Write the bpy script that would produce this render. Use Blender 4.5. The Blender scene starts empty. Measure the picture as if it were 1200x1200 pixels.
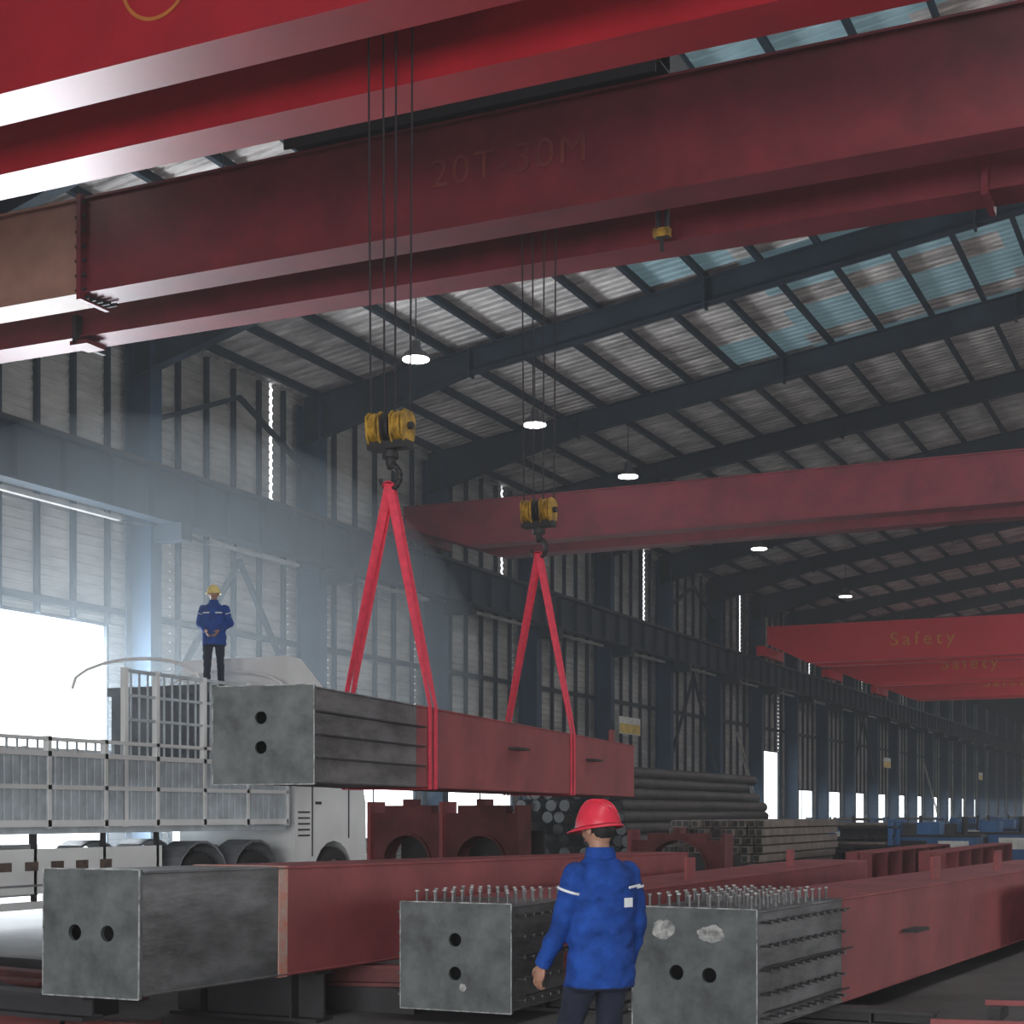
import bpy, bmesh, math, random
from mathutils import Vector, Matrix, noise
random.seed(7)
scene = bpy.context.scene
scene.view_settings.view_transform = 'Standard'
V3 = Vector

# ------------------------------------------------------------------ materials
def mk(name, col, rough=0.6, metal=0.0, var=0.25, scale=2.0, col2=None, bump=0.0, bscale=20.0, emit=None, estr=0.0, stretch=None, spec=0.5):
    m = bpy.data.materials.new(name); m.use_nodes = True
    nt = m.node_tree; N = nt.nodes; L = nt.links
    b = N['Principled BSDF']
    b.inputs['Roughness'].default_value = rough
    b.inputs['Metallic'].default_value = metal
    b.inputs['Specular IOR Level'].default_value = spec
    tc = N.new('ShaderNodeTexCoord'); mp = N.new('ShaderNodeMapping')
    L.new(tc.outputs['Object'], mp.inputs['Vector'])
    if stretch: mp.inputs['Scale'].default_value = stretch
    n = N.new('ShaderNodeTexNoise'); n.inputs['Scale'].default_value = scale; n.inputs['Detail'].default_value = 6; n.inputs['Roughness'].default_value = 0.65
    L.new(mp.outputs['Vector'], n.inputs['Vector'])
    r = N.new('ShaderNodeValToRGB')
    c2 = col2 if col2 else tuple(c*(1-var) for c in col)
    c1 = col if col2 else tuple(min(1, c*(1+var)) for c in col)
    r.color_ramp.elements[0].position = 0.35; r.color_ramp.elements[0].color = (*c2, 1)
    r.color_ramp.elements[1].position = 0.65; r.color_ramp.elements[1].color = (*c1, 1)
    L.new(n.outputs['Fac'], r.inputs['Fac']); L.new(r.outputs['Color'], b.inputs['Base Color'])
    if bump > 0:
        n2 = N.new('ShaderNodeTexNoise'); n2.inputs['Scale'].default_value = bscale; n2.inputs['Detail'].default_value = 4
        L.new(mp.outputs['Vector'], n2.inputs['Vector'])
        bp = N.new('ShaderNodeBump'); bp.inputs['Strength'].default_value = bump; bp.inputs['Distance'].default_value = 0.02
        L.new(n2.outputs['Fac'], bp.inputs['Height']); L.new(bp.outputs['Normal'], b.inputs['Normal'])
    if emit:
        b.inputs['Emission Color'].default_value = (*emit, 1); b.inputs['Emission Strength'].default_value = estr
    return m

M = {}
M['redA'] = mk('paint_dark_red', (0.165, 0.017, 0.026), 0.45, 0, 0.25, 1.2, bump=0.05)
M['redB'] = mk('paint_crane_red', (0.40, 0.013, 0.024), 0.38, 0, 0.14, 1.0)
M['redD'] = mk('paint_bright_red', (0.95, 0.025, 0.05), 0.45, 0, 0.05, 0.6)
M['beige'] = mk('girder_end_tan', (0.36, 0.21, 0.16), 0.5, 0, 0.15, 1.5)  # tan tone of the girder's left end section
M['frame'] = mk('steel_frame_blue_grey', (0.022, 0.035, 0.050), 0.6, 0, 0.25, 0.8, spec=0.3)
M['frameblue'] = mk('column_blue_paint', (0.024, 0.058, 0.105), 0.6, 0, 0.25, 0.8, spec=0.3)
M['clad'] = mk('wall_cladding_sheet', (0.43, 0.42, 0.40), 0.6, 0.0, 0.30, 0.35, stretch=(1, 1, 3))
M['roof'] = mk('roof_sheet_foil', (0.66, 0.61, 0.585), 0.5, 0.0, 0.45, 1.1, bump=0.4, bscale=8, stretch=(0.6, 2, 1))
M['sky'] = mk('skylight_panel_cyan', (0.30, 0.42, 0.46), 0.5, 0, 0.25, 0.7, emit=(0.26, 0.46, 0.53), estr=0.14)  # panel emission stands in for daylight through the roof
M['floor'] = mk('floor_concrete', (0.09, 0.086, 0.082), 0.75, 0, 0.4, 0.5, bump=0.1, bscale=6, spec=0.25)
M['outside'] = mk('outside_ground', (0.7, 0.7, 0.7), 0.9)
M['primer'] = mk('red_oxide_primer', (0.27, 0.056, 0.060), 0.6, 0, 0.22, 1.3, bump=0.08)
M['primerd'] = mk('dirty_red_steel', (0.11, 0.024, 0.024), 0.7, 0, 0.4, 2.0)
M['steel'] = mk('raw_mill_steel', (0.145, 0.145, 0.15), 0.42, 0.35, 0.50, 2.2, bump=0.15, stretch=(1, 0.6, 2.2))
M['steelend'] = mk('raw_end_plate', (0.115, 0.127, 0.130), 0.5, 0.25, 0.42, 3.0, bump=0.1)
M['rust'] = mk('rust_stain', (0.10, 0.068, 0.055), 0.8, 0, 0.4, 8)
M['scuff'] = mk('ground_bright_steel', (0.36, 0.36, 0.355), 0.5, 0.2, 0.6, 14)
M['edge'] = mk('worn_plate_edge', (0.34, 0.35, 0.35), 0.5, 0.2, 0.7, 10)
M['tape'] = mk('orange_edge_tape', (0.60, 0.20, 0.14), 0.6, 0, 0.5, 9, col2=(0.45, 0.38, 0.34))
M['black'] = mk('black_rubber_hollow_shade', (0.012, 0.012, 0.013), 0.7)  # rubber and black parts, also the shade put inside hollow steel
M['dark'] = mk('dark_grease_steel', (0.026, 0.024, 0.027), 0.6, 0.1)
M['rope'] = mk('wire_rope', (0.03, 0.025, 0.03), 0.6, 0.3)
M['yellow'] = mk('hook_block_yellow', (0.38, 0.22, 0.025), 0.55, 0, 0.6, 6)
M['ytext'] = mk('orange_lettering', (0.95, 0.30, 0.03), 0.6, emit=(0.9, 0.3, 0.02), estr=0.03)
M['ftext'] = mk('faded_lettering', (0.20, 0.038, 0.032), 0.6)
M['emblem'] = mk('worn_yellow_emblem', (0.50, 0.16, 0.03), 0.6)
M['sling'] = mk('red_webbing', (0.76, 0.050, 0.095), 0.75, 0, 0.15, 12, bump=0.3, bscale=80)
M['truckw'] = mk('truck_white_paint', (0.78, 0.80, 0.80), 0.4, 0, 0.06, 1.5)
M['truckg'] = mk('truck_fence_grey', (0.46, 0.52, 0.56), 0.5, 0.0, 0.2, 3)
M['glass'] = mk('tinted_glass', (0.02, 0.025, 0.03), 0.1)
M['chrome'] = mk('wheel_rim_steel', (0.25, 0.26, 0.28), 0.5, 0.4)
M['lamp'] = mk('lamp_diffuser', (1, 1, 1), 0.5, emit=(1, 0.97, 0.92), estr=14)
M['lampbody'] = mk('lamp_housing', (0.12, 0.12, 0.13), 0.5, 0.5)
M['jacket'] = mk('royal_blue_workwear', (0.013, 0.056, 0.27), 0.85, 0, 0.3, 7, bump=0.5, bscale=14, spec=0.2)
M['trouser'] = mk('navy_trousers', (0.012, 0.016, 0.035), 0.9, 0, 0.3, 8)
M['skin'] = mk('skin', (0.36, 0.19, 0.13), 0.55, 0, 0.1, 20)
M['hair'] = mk('black_hair', (0.01, 0.009, 0.009), 0.6)
M['lip'] = mk('lips', (0.25, 0.09, 0.08), 0.5)
M['white'] = mk('reflective_white', (0.70, 0.73, 0.75), 0.5, 0, 0.05)
M['helred'] = mk('helmet_red_plastic', (0.62, 0.03, 0.06), 0.3, 0, 0.05)
M['helyel'] = mk('helmet_yellow_plastic', (0.75, 0.62, 0.22), 0.35, 0, 0.05)
M['pipe'] = mk('dark_steel_pipe', (0.050, 0.045, 0.043), 0.55, 0.3, 0.4, 2)
M['tan'] = mk('rusty_section_steel', (0.17, 0.14, 0.12), 0.6, 0.2, 0.4, 3)
M['mblue'] = mk('machine_blue', (0.025, 0.11, 0.28), 0.5)
M['signy'] = mk('sign_yellow', (0.75, 0.55, 0.12), 0.6)
M['signw'] = mk('sign_white', (0.75, 0.75, 0.72), 0.6)
M['strip_ladder'] = mk('lit_strip_and_ladder', (0.42, 0.42, 0.40), 0.6, 0.1)  # pale grey for ladders and for bars imitating strips of light
M['tarp'] = mk('cargo_tarpaulin', (0.16, 0.18, 0.20), 0.8)

# ------------------------------------------------------------------ mesh builder
class MB:
    def __init__(s): s.V = []; s.F = []; s.I = []; s.S = []; s.mats = []
    def mi(s, m):
        m = M[m] if isinstance(m, str) else m
        if m not in s.mats: s.mats.append(m)
        return s.mats.index(m)
    def add(s, vs, fs, m, smooth=False):
        o = len(s.V); s.V += [tuple(v) for v in vs]; k = s.mi(m)
        for f in fs:
            s.F.append([o+i for i in f]); s.I.append(k); s.S.append(smooth)
    def bx(s, x0, x1, y0, y1, z0, z1, m):
        vs = [(x, y, z) for z in (z0, z1) for y in (y0, y1) for x in (x0, x1)]
        s.add(vs, [(0, 2, 3, 1), (4, 5, 7, 6), (0, 1, 5, 4), (2, 6, 7, 3), (0, 4, 6, 2), (1, 3, 7, 5)], m)
    def ob(s, p, q, w, h, m, up=(0, 0, 1), off=(0, 0)):
        p = V3(p); q = V3(q); d = (q-p).normalized(); sd = d.cross(V3(up)).normalized(); u = sd.cross(d)
        p = p+sd*off[0]+u*off[1]; q = q+sd*off[0]+u*off[1]
        vs = []
        for c in (p, q):
            for a, b in ((-1, -1), (1, -1), (1, 1), (-1, 1)): vs.append(c+sd*a*w/2+u*b*h/2)
        s.add(vs, [(0, 1, 2, 3), (7, 6, 5, 4), (0, 4, 5, 1), (1, 5, 6, 2), (2, 6, 7, 3), (3, 7, 4, 0)], m)
    def ib(s, p, q, w, h, m, tw=0.02, tf=0.03, up=(0, 0, 1)):
        s.ob(p, q, tw, h-2*tf, m, up); s.ob(p, q, w, tf, m, up, (0, h/2-tf/2)); s.ob(p, q, w, tf, m, up, (0, -h/2+tf/2))
    def cyl(s, p, q, r, m, n=12, r2=None, caps=True, smooth=True):
        p = V3(p); q = V3(q); r2 = r if r2 is None else r2
        d = (q-p).normalized(); a = d.orthogonal().normalized(); b = d.cross(a)
        vs = []
        for c, rr in ((p, r), (q, r2)):
            for i in range(n):
                t = 2*math.pi*i/n; vs.append(c+(a*math.cos(t)+b*math.sin(t))*rr)
        s.add(vs, [(i, (i+1) % n, n+(i+1) % n, n+i) for i in range(n)], m, smooth)
        if caps: s.add(vs, [tuple(range(n))[::-1], tuple(range(n, 2*n))], m)
    def tube(s, pts, r, m, n=8):
        for a, b in zip(pts[:-1], pts[1:]): s.cyl(a, b, r, m, n); 
    def prism(s, poly, axis, a0, a1, m):
        def mp(p, a):
            return {'x': (a, p[0], p[1]), 'y': (p[0], a, p[1]), 'z': (p[0], p[1], a)}[axis]
        n = len(poly); vs = [mp(p, a0) for p in poly]+[mp(p, a1) for p in poly]
        s.add(vs, [tuple(range(n)), tuple(range(n, 2*n))[::-1]]+[(i, n+i, n+(i+1) % n, (i+1) % n) for i in range(n)], m)
    def ell(s, c, r, m, nu=16, nv=10, f=None, R=None, z0=-1.0):
        c = V3(c); vs = []; 
        for j in range(nv+1):
            ph = math.asin(max(-1, z0)) + (math.pi/2-math.asin(max(-1, z0)))*j/nv
            for i in range(nu):
                th = 2*math.pi*i/nu
                v = V3((math.cos(ph)*math.cos(th), math.cos(ph)*math.sin(th), math.sin(ph)))
                if f: v = f(v)
                v = V3((v.x*r[0], v.y*r[1], v.z*r[2]))
                if R: v = R @ v
                vs.append(c+v)
        fs = [(j*nu+i, j*nu+(i+1) % nu, (j+1)*nu+(i+1) % nu, (j+1)*nu+i) for j in range(nv) for i in range(nu)]
        s.add(vs, fs, m, True)
    def loft(s, rings, m, n=24, smooth=True):
        vs = []
        for (cx, cy, z, rx, ry) in rings:
            for i in range(n):
                t = 2*math.pi*i/n; vs.append((cx+rx*math.cos(t), cy+ry*math.sin(t), z))
        k = len(rings)
        s.add(vs, [(j*n+i, j*n+(i+1) % n, (j+1)*n+(i+1) % n, (j+1)*n+i) for j in range(k-1) for i in range(n)], m, smooth)
        s.add(vs, [tuple(range(n))[::-1], tuple(range((k-1)*n, k*n))], m)
    def xf(s, mat, start=0):
        s.V[start:] = [tuple(mat @ V3(v)) for v in s.V[start:]]
    def obj(s, name, parent=None, fix=True):
        me = bpy.data.meshes.new(name); me.from_pydata(s.V, [], s.F)
        for m in s.mats: me.materials.append(m)
        me.polygons.foreach_set('material_index', s.I); me.polygons.foreach_set('use_smooth', s.S)
        if fix:
            bm = bmesh.new(); bm.from_mesh(me); bmesh.ops.recalc_face_normals(bm, faces=bm.faces); bm.to_mesh(me); bm.free()
        me.update()
        o = bpy.data.objects.new(name, me); scene.collection.objects.link(o)
        if parent: o.parent = parent
        return o

def evalmods(mb, mods):
    o = mb.obj('tmp'); 
    for t, kw in mods:
        md = o.modifiers.new('m', t)
        for k, v in kw.items(): setattr(md, k, v)
    dg = bpy.context.evaluated_depsgraph_get(); e = o.evaluated_get(dg); me = e.to_mesh()
    vs = [v.co.copy() for v in me.vertices]; fs = [tuple(p.vertices) for p in me.polygons]
    e.to_mesh_clear(); bpy.data.objects.remove(o, do_unlink=True)
    return vs, fs

# ------------------------------------------------------------------ hall shell
BAY = 7.4; Y0 = 29.8-6*BAY; NB = 29; Y1 = Y0+NB*BAY
XL = -24.0; XR = 24.0; SL = 0.145
def roofz(x): return 13.45+SL*(24-abs(x))

def corr(mb, y0, y1, z0, z1, x, sgn, m='clad', per=0.22, dep=0.035):
    n = max(1, int(round((z1-z0)/per))); pz = (z1-z0)/n; vs = []; prof = []
    for i in range(n):
        b = z0+i*pz
        prof += [(b, 0), (b+pz*0.55, 0), (b+pz*0.70, dep), (b+pz*0.85, dep)]
    prof.append((z1, 0))
    for z, d in prof: vs += [(x+sgn*d, y0, z), (x+sgn*d, y1, z)]
    mb.add(vs, [(2*i, 2*i+1, 2*i+3, 2*i+2) for i in range(len(prof)-1)], m)

def sidewall(x, sgn, name, doors):
    w = MB(); zt = 13.55
    for b in range(NB):
        a = Y0+b*BAY; e = a+BAY
        d = [dd for dd in doors if a <= dd[0] < e]
        cuts = [(d[0][0], d[0][1], 0.0, d[0][2])] if d else [(a+1.7, a+7.0, 0.9, 3.1)]
        for (c0, c1, zb, zc) in cuts:
            corr(w, a, c0, 0, 9.9, x, sgn); corr(w, c1, e, 0, 9.9, x, sgn)
            if zb > 0: corr(w, c0, c1, 0, zb, x, sgn)
            corr(w, c0, c1, zc, 9.9, x, sgn)
            t = 0.08   # frame
            xx = x+sgn*0.02
            for (p, q) in (((xx, c0, zb), (xx, c0, zc)), ((xx, c1, zb), (xx, c1, zc))): w.ob(p, q, t, 0.10, 'frame', up=(1, 0, 0))
            w.ob((xx, c0, zc), (xx, c1, zc), 0.10, t, 'frame')
            if zb > 0:
                w.ob((xx, c0, zb), (xx, c1, zb), 0.10, t, 'frame')
                yy = (c0+c1)/2; w.ob((xx, yy, zb), (xx, yy, zc), 0.04, 0.04, 'frame', up=(1, 0, 0))
        if b % 2 == 0:
            s0 = a+6.1; corr(w, a, s0, 9.9, zt, x, sgn); corr(w, s0+0.13, e, 9.9, zt, x, sgn)
        else: corr(w, a, e, 9.9, zt, x, sgn)
        yy = a+0.75
        while yy < e-0.3:
            inside = any(c0 < yy < c1 for (c0, c1, zb, zc) in cuts)
            zb0 = cuts[0][3] if inside else 0.0
            w.ob((x+sgn*0.10, yy, zb0), (x+sgn*0.10, yy, zt-0.2), 0.10, 0.12, 'frame', up=(1, 0, 0))
            if inside and cuts[0][2] > 0: w.ob((x+sgn*0.10, yy, 0), (x+sgn*0.10, yy, cuts[0][2]), 0.10, 0.12, 'frame', up=(1, 0, 0))
            yy += 1.18
        w.bx(min(x, x+sgn*0.16), max(x, x+sgn*0.16), a, e, 6.35, 6.50, 'frame')
    return w.obj(name)
sidewall(XL, 1, 'wall_left', [(23.2, 29.1, 6.1), (84.2, 88.0, 5.2)])
sidewall(XR, -1, 'wall_right', [(23.2, 29.1, 6.1)])

for nm, y, s in (('wall_far', Y1, -1), ('wall_near', Y0, 1)):
    w = MB()
    w.bx(XL, -8, y-0.1, y+0.1, 0, 13.4, 'clad'); w.bx(8, XR, y-0.1, y+0.1, 0, 13.4, 'clad')
    w.bx(-8, 8, y-0.1, y+0.1, 7, 13.4, 'clad')
    w.prism([(XL, 13.4), (XR, 13.4), (XR, roofz(XR)), (0, roofz(0)), (XL, roofz(XL))], 'y', y-0.1, y+0.1, 'clad')
    w.ob((-8, y+s*0.15, 0), (-8, y+s*0.15, 7), 0.2, 0.2, 'frame', up=(0, 1, 0)); w.ob((8, y+s*0.15, 0), (8, y+s*0.15, 7), 0.2, 0.2, 'frame', up=(0, 1, 0))
    w.obj(nm)

w = MB(); w.bx(XL-0.1, XR+0.1, Y0, Y1, -0.2, 0.0, 'floor'); w.obj('floor')
w = MB(); w.bx(-150, 150, -120, 330, -0.45, -0.25, 'outside'); w.obj('ground_outside')

r = MB(); per = 0.33; n = int((Y1-Y0)/per)
xs = [-24.2, -19, -13.6, -11.2, -5.4, -1.2, 0]
for side in (-1, 1):
    for i in range(n):
        y = Y0+i*per
        prof = [(y, 0), (y+per*.6, 0), (y+per*.7, .045), (y+per*.9, .045), (y+per, 0)]
        bayf = ((y-Y0) % BAY)/BAY
        for k in range(6):
            xa, xb = -abs(xs[k])*(1 if side < 0 else -1), -abs(xs[k+1])*(1 if side < 0 else -1)
            isky = y < 46 and ((k == 3 and (bayf < 0.40 or 0.55 < bayf < 0.85)) or (k == 2 and bayf > 0.72) or (k == 4 and 0.2 < bayf < 0.8))
            m = 'sky' if isky else 'roof'
            vs = []
            for (yy, dz) in prof: vs += [(xa, yy, roofz(xa)+dz), (xb, yy, roofz(xb)+dz)]
            r.add(vs, [(2*j, 2*j+1, 2*j+3, 2*j+2) for j in range(4)], m)
r.obj('ceiling', fix=False)

r = MB()   # purlins
for side in (-1, 1):
    x = -23.4
    while x < -0.3:
        X = x*(-side) if side > 0 else x
        z = roofz(X)-0.12
        r.ob((X, Y0, z), (X, Y1, z), 0.07, 0.22, 'frame'); r.ob((X+0.05, Y0, z-0.10), (X+0.05, Y1, z-0.10), 0.10, 0.025, 'frame')
        x += 1.42
r.obj('roof_purlins')

def frame(y, nm='portal_frame'):
    f = MB()
    for s in (-1, 1):
        f.ib((s*23.45, y, 0), (s*23.45, y, 13.1), 0.42, 0.75, 'frameblue', 0.03, 0.035, up=(1, 0, 0))
        f.bx(min(s*23.0, s*22.2), max(s*23.0, s*22.2), y-0.2, y+0.2, 8.05, 8.45, 'frame')
        f.bx(s*23.45-0.45, s*23.45+0.45, y-0.3, y+0.3, 0.0, 0.05, 'frame')
        top = lambda x: roofz(x)-0.24
        def seg(xa, da, xb, db):
            A, B = s*xa, s*xb
            f.prism([(A, top(A)), (B, top(B)), (B, top(B)-db), (A, top(A)-da)], 'y', y-0.015, y+0.015, 'frame')
            f.ob((A, y, top(A)-da), (B, y, top(B)-db), 0.30, 0.035, 'frame'); f.ob((A, y, top(A)), (B, y, top(B)), 0.30, 0.035, 'frame')
        seg(23.7, 1.25, 18.5, 0.62); seg(18.5, 0.62, 0, 0.62)
        for xx in (18.5, 12.0, 5.5):
            f.bx(s*xx-0.03, s*xx+0.03, y-0.17, y+0.17, top(xx)-0.72, top(xx), 'frame')
        for xx in (21, 15.2, 9.6, 3.8):
            f.ob((s*xx, y, top(xx)-0.6), (s*xx, y+0.9, top(xx)+0.02), 0.05, 0.05, 'frame')
    return f.obj(nm)
f0 = frame(Y0+BAY)
for i in range(2, NB):
    o = bpy.data.objects.new('portal_frame', f0.data); o.location = (0, (i-1)*BAY, 0); scene.collection.objects.link(o)

for s, nm in ((-1, 'crane_runway_beam'), (1, 'crane_runway_beam')):
    b = MB(); X = s*22.6
    b.ib((X, Y0, 9.05), (X, Y1, 9.05), 0.42, 1.2, 'frame', 0.03, 0.04)
    b.bx(X-0.04, X+0.04, Y0, Y1, 9.65, 9.78, 'dark')
    y = Y0+0.6
    while y < Y1: 
        b.bx(X-0.17, X+0.17, y-0.012, y+0.012, 8.5, 9.6, 'frame'); y += 1.48
    for i in range(NB):
        a = Y0+i*BAY
        b.ob((s*22.95, a+1.9, 8.36), (s*22.95, a+BAY-1.5, 8.36), 0.14, 0.09, 'strip_ladder')  # pale bar stands in for the bright light strips under the runway
        b.ob((s*22.95, a+1.9, 8.33), (s*22.95, a, 8.45), 0.05, 0.05, 'frame'); b.ob((s*22.95, a+BAY-1.5, 8.33), (s*22.95, a+BAY, 8.45), 0.05, 0.05, 'frame')
    b.obj(nm)

b = MB()
for a in (29.8, 66.8, 103.8):
    for (z0, z1) in ((0.3, 8.2), (9.9, 12.4)):
        m0 = a+BAY/2
        b.ob((-23.3, a+0.2, z0+ (z1-z0)*.45), (-23.3, m0, z1), 0.12, 0.12, 'frame'); b.ob((-23.3, m0, z1), (-23.3, a+BAY-0.2, z0+(z1-z0)*.45), 0.12, 0.12, 'frame')
b.obj('wall_bracing')

# ------------------------------------------------------------------ cranes
def girder(mb, y, w, z0, h, m, xl=-22.4, xr=22.4, split=None, m2=None):
    t = 0.55*h
    def part(xa, xb, mm):
        def bot(x):
            if x < xl+2.2: return z0+t*(1-(x-xl)/2.2)
            if x > xr-2.2: return z0+t*(1-(xr-x)/2.2)
            return z0
        P = [xa]+[q for q in (xl+2.2, xr-2.2) if xa < q < xb]+[xb]
        poly = [(x, bot(x)+0.03) for x in P]+[(xb, z0+h), (xa, z0+h)]
        mb.prism(poly, 'y', y, y+w, mm)
        for a, c in zip(P[:-1], P[1:]): mb.ob((a, y+w/2, bot(a)+0.015), (c, y+w/2, bot(c)+0.015), w+0.16, 0.035, mm)
        mb.bx(xa, xb, y-0.06, y+w+0.06, z0+h-0.005, z0+h+0.03, mm)
    if split is None: part(xl, xr, m)
    else:
        part(xl, split, m2); part(split, xr, m)
        mb.bx(split-0.04, split+0.04, y-0.12, y+w+0.1, z0-0.10, z0+h+0.06, m)
        for k in range(7):
            zz = z0+0.05+k*(h-0.1)/6; mb.cyl((split-0.09, y-0.07, zz), (split+0.09, y-0.07, zz), 0.028, 'dark', 6)
        for k in range(5):
            mb.cyl((split-0.1, y+k*w/4, z0-0.05), (split+0.1+0.04*k, y+k*w/4, z0-0.05), 0.03, 'dark', 6)
    mb.bx(xl+0.3, xr-0.3, y+w/2-0.03, y+w/2+0.03, z0+h+0.03, z0+h+0.1, 'dark')

def endtrucks(mb, ya, yb, m):
    for s in (-1, 1):
        mb.bx(s*22.6-0.2, s*22.6+0.2, ya-0.6, yb+0.6, 9.92, 10.42, m)
        for yy in (ya-0.25, yb+0.25):
            mb.cyl((s*22.6-0.08, yy, 10.0), (s*22.6+0.08, yy, 10.0), 0.22, 'dark', 16)

def hookblock(mb, c, ztop, zropes, wr=0.24):
    x, y = c; z = ztop
    for dx in (-0.21, -0.07, 0.07, 0.21):
        poly = [(y-0.15, z-0.03), (y-0.08, z+0.03), (y+0.08, z+0.03), (y+0.15, z-0.03), (y+0.13, z-0.24), (y+0.06, z-0.35), (y-0.06, z-0.35), (y-0.13, z-0.24)]
        mb.prism(poly, 'x', x+dx-0.012, x+dx+0.012, 'yellow')
    for dx in (-0.14, 0.0, 0.14):
        n = 22; prof = [(0.165, -0.045), (0.165, -0.03), (0.125, -0.008), (0.125, 0.008), (0.165, 0.03), (0.165, 0.045)]
        vs = [(x+dx+a, y+rr*math.cos(2*math.pi*i/n), z-0.13+rr*math.sin(2*math.pi*i/n)) for rr, a in prof for i in range(n)]
        mb.add(vs, [(j*n+i, j*n+(i+1) % n, (j+1)*n+(i+1) % n, (j+1)*n+i) for j in range(5) for i in range(n)]+[tuple(range(n)), tuple(range(5*n, 6*n))], 'dark' if dx == 0 else 'yellow')
    mb.cyl((x-0.27, y, z-0.13), (x+0.27, y, z-0.13), 0.04, 'dark', 10)
    mb.bx(x-0.23, x+0.23, y-0.09, y+0.09, z-0.36, z-0.28, 'dark')
    mb.cyl((x, y, z-0.36), (x, y, z-0.52), 0.05, 'dark', 10); mb.cyl((x, y, z-0.39), (x, y, z-0.45), 0.09, 'dark', 14)
    pts = []
    for k in range(13):
        t = math.radians(100-k*23); pts.append(V3((x+0.115*math.cos(t)*1.0, y, z-0.65+0.125*math.sin(t))))
    for k in range(len(pts)-1): mb.cyl(pts[k], pts[k+1], 0.042-0.0018*k, 'dark', 8, 0.042-0.0018*(k+1))
    for (dx, dy) in ((-wr, -0.05), (-wr+0.10, 0.09), (wr-0.12, -0.08), (wr, 0.06)):
        mb.cyl((x+dx*0.85, y+dy, z-0.08), (x+dx, y+dy, zropes), 0.011, 'rope', 6)

def text(s, size, loc, m, parent, nm='lettering', bold=0.0):
    cu = bpy.data.curves.new(nm, 'FONT'); cu.body = s; cu.size = size; cu.extrude = 0.003; cu.offset = bold; cu.align_x = 'CENTER'; cu.space_character = 1.15
    cu.materials.append(M[m]); o = bpy.data.objects.new(nm, cu); o.location = loc; o.rotation_euler = (math.pi/2, 0, 0)
    scene.collection.objects.link(o); o.parent = parent
    return o

H1 = (-8.04, 14.28); H2 = (-8.79, 19.80)
ZB = 9.5
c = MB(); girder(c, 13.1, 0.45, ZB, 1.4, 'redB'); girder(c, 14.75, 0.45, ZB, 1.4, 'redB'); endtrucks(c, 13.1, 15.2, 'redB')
c.bx(-9.9, -6.1, 13.2, 15.1, 11.0, 11.25, 'dark'); c.cyl((-9.3, 14.2, 11.45), (-6.9, 14.2, 11.45), 0.25, 'dark', 20); c.bx(-6.8, -6.3, 13.7, 14.5, 11.25, 11.75, 'dark')
hookblock(c, H1, 5.86, 11.1)
ey = 13.095; ex = -10.15; ez = 10.34
for k in range(40):
    a0 = 2*math.pi*k/40; a1 = 2*math.pi*(k+1)/40
    c.add([(ex+r_*math.cos(a), ey-0.004, ez+r_*math.sin(a)) for a in (a0, a1) for r_ in (0.40, 0.44)], [(0, 1, 3, 2)], 'emblem')
for k in range(3):
    a0 = math.radians(-90+120*k); a1 = math.radians(30+120*k)
    c.ob((ex+.2*math.cos(a0), ey, ez+.2*math.sin(a0)), (ex+.2*math.cos(a1), ey, ez+.2*math.sin(a1)), 0.01, 0.025, 'emblem')
craneB = c.obj('overhead_crane')
# crane A with trolley
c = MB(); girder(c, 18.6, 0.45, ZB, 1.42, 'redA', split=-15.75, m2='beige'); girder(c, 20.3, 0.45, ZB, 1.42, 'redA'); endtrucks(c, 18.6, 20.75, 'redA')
for yy in (18.62, 20.5): c.bx(-12.1, -6.55, yy-0.12, yy+0.24, 11.10, 11.62, 'dark')
for xx in (-12.1, -9.9, -8.3, -6.85): c.bx(xx, xx+0.3, 18.5, 20.8, 11.12, 11.5, 'dark')
for xx in (-11.7, -7.0):
    for yy in (18.82, 20.52): c.cyl((xx-0.01, yy-0.06, 11.14), (xx-0.01, yy+0.06, 11.14), 0.17, 'dark', 16)
c.bx(-12.1, -6.6, 18.46, 18.49, 10.98, 11.55, 'dark')
c.bx(-12.1, -9.0, 18.45, 18.6, 11.55, 11.72, 'dark')
c.cyl((-10.4, 19.8, 11.55), (-8.2, 19.8, 11.55), 0.26, 'dark', 20); c.cyl((-7.95, 18.85, 11.66), (-7.35, 18.85, 11.66), 0.19, 'dark', 16); c.bx(-7.35, -6.6, 18.6, 19.1, 11.55, 11.76, 'dark')
hookblock(c, H2, 6.02, 11.1)
c.bx(-17.3, -17.22, 20.15, 20.9, ZB-0.12, ZB+0.35, 'dark'); c.bx(-17.35, -17.0, 20.15, 20.6, ZB-0.14, ZB-0.07, 'redA')
for dx in (0, 0.12): c.cyl((-7.0+dx, 19.7, 9.35), (-7.0+dx, 19.7, 9.75), 0.04, 'dark', 8)
c.bx(-7.06, -6.84, 19.64, 19.76, 9.37, 9.48, 'yellow'); c.cyl((-6.95, 19.7, 9.18), (-6.95, 19.7, 9.37), 0.03, 'dark', 8); c.bx(-2.9, -2.82, 20.1, 20.9, ZB-0.1, ZB+0.4, 'redA')
craneA = c.obj('overhead_crane')
text('20T-30M', 0.55, (-8.7, 18.59, 10.10), 'ftext', craneA)
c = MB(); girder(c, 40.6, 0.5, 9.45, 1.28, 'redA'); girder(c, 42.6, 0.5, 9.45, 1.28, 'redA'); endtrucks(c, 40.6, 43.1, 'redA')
c.bx(0, 4, 40.5, 43.2, 10.78, 11.3, 'dark'); craneC = c.obj('overhead_crane')
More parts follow.
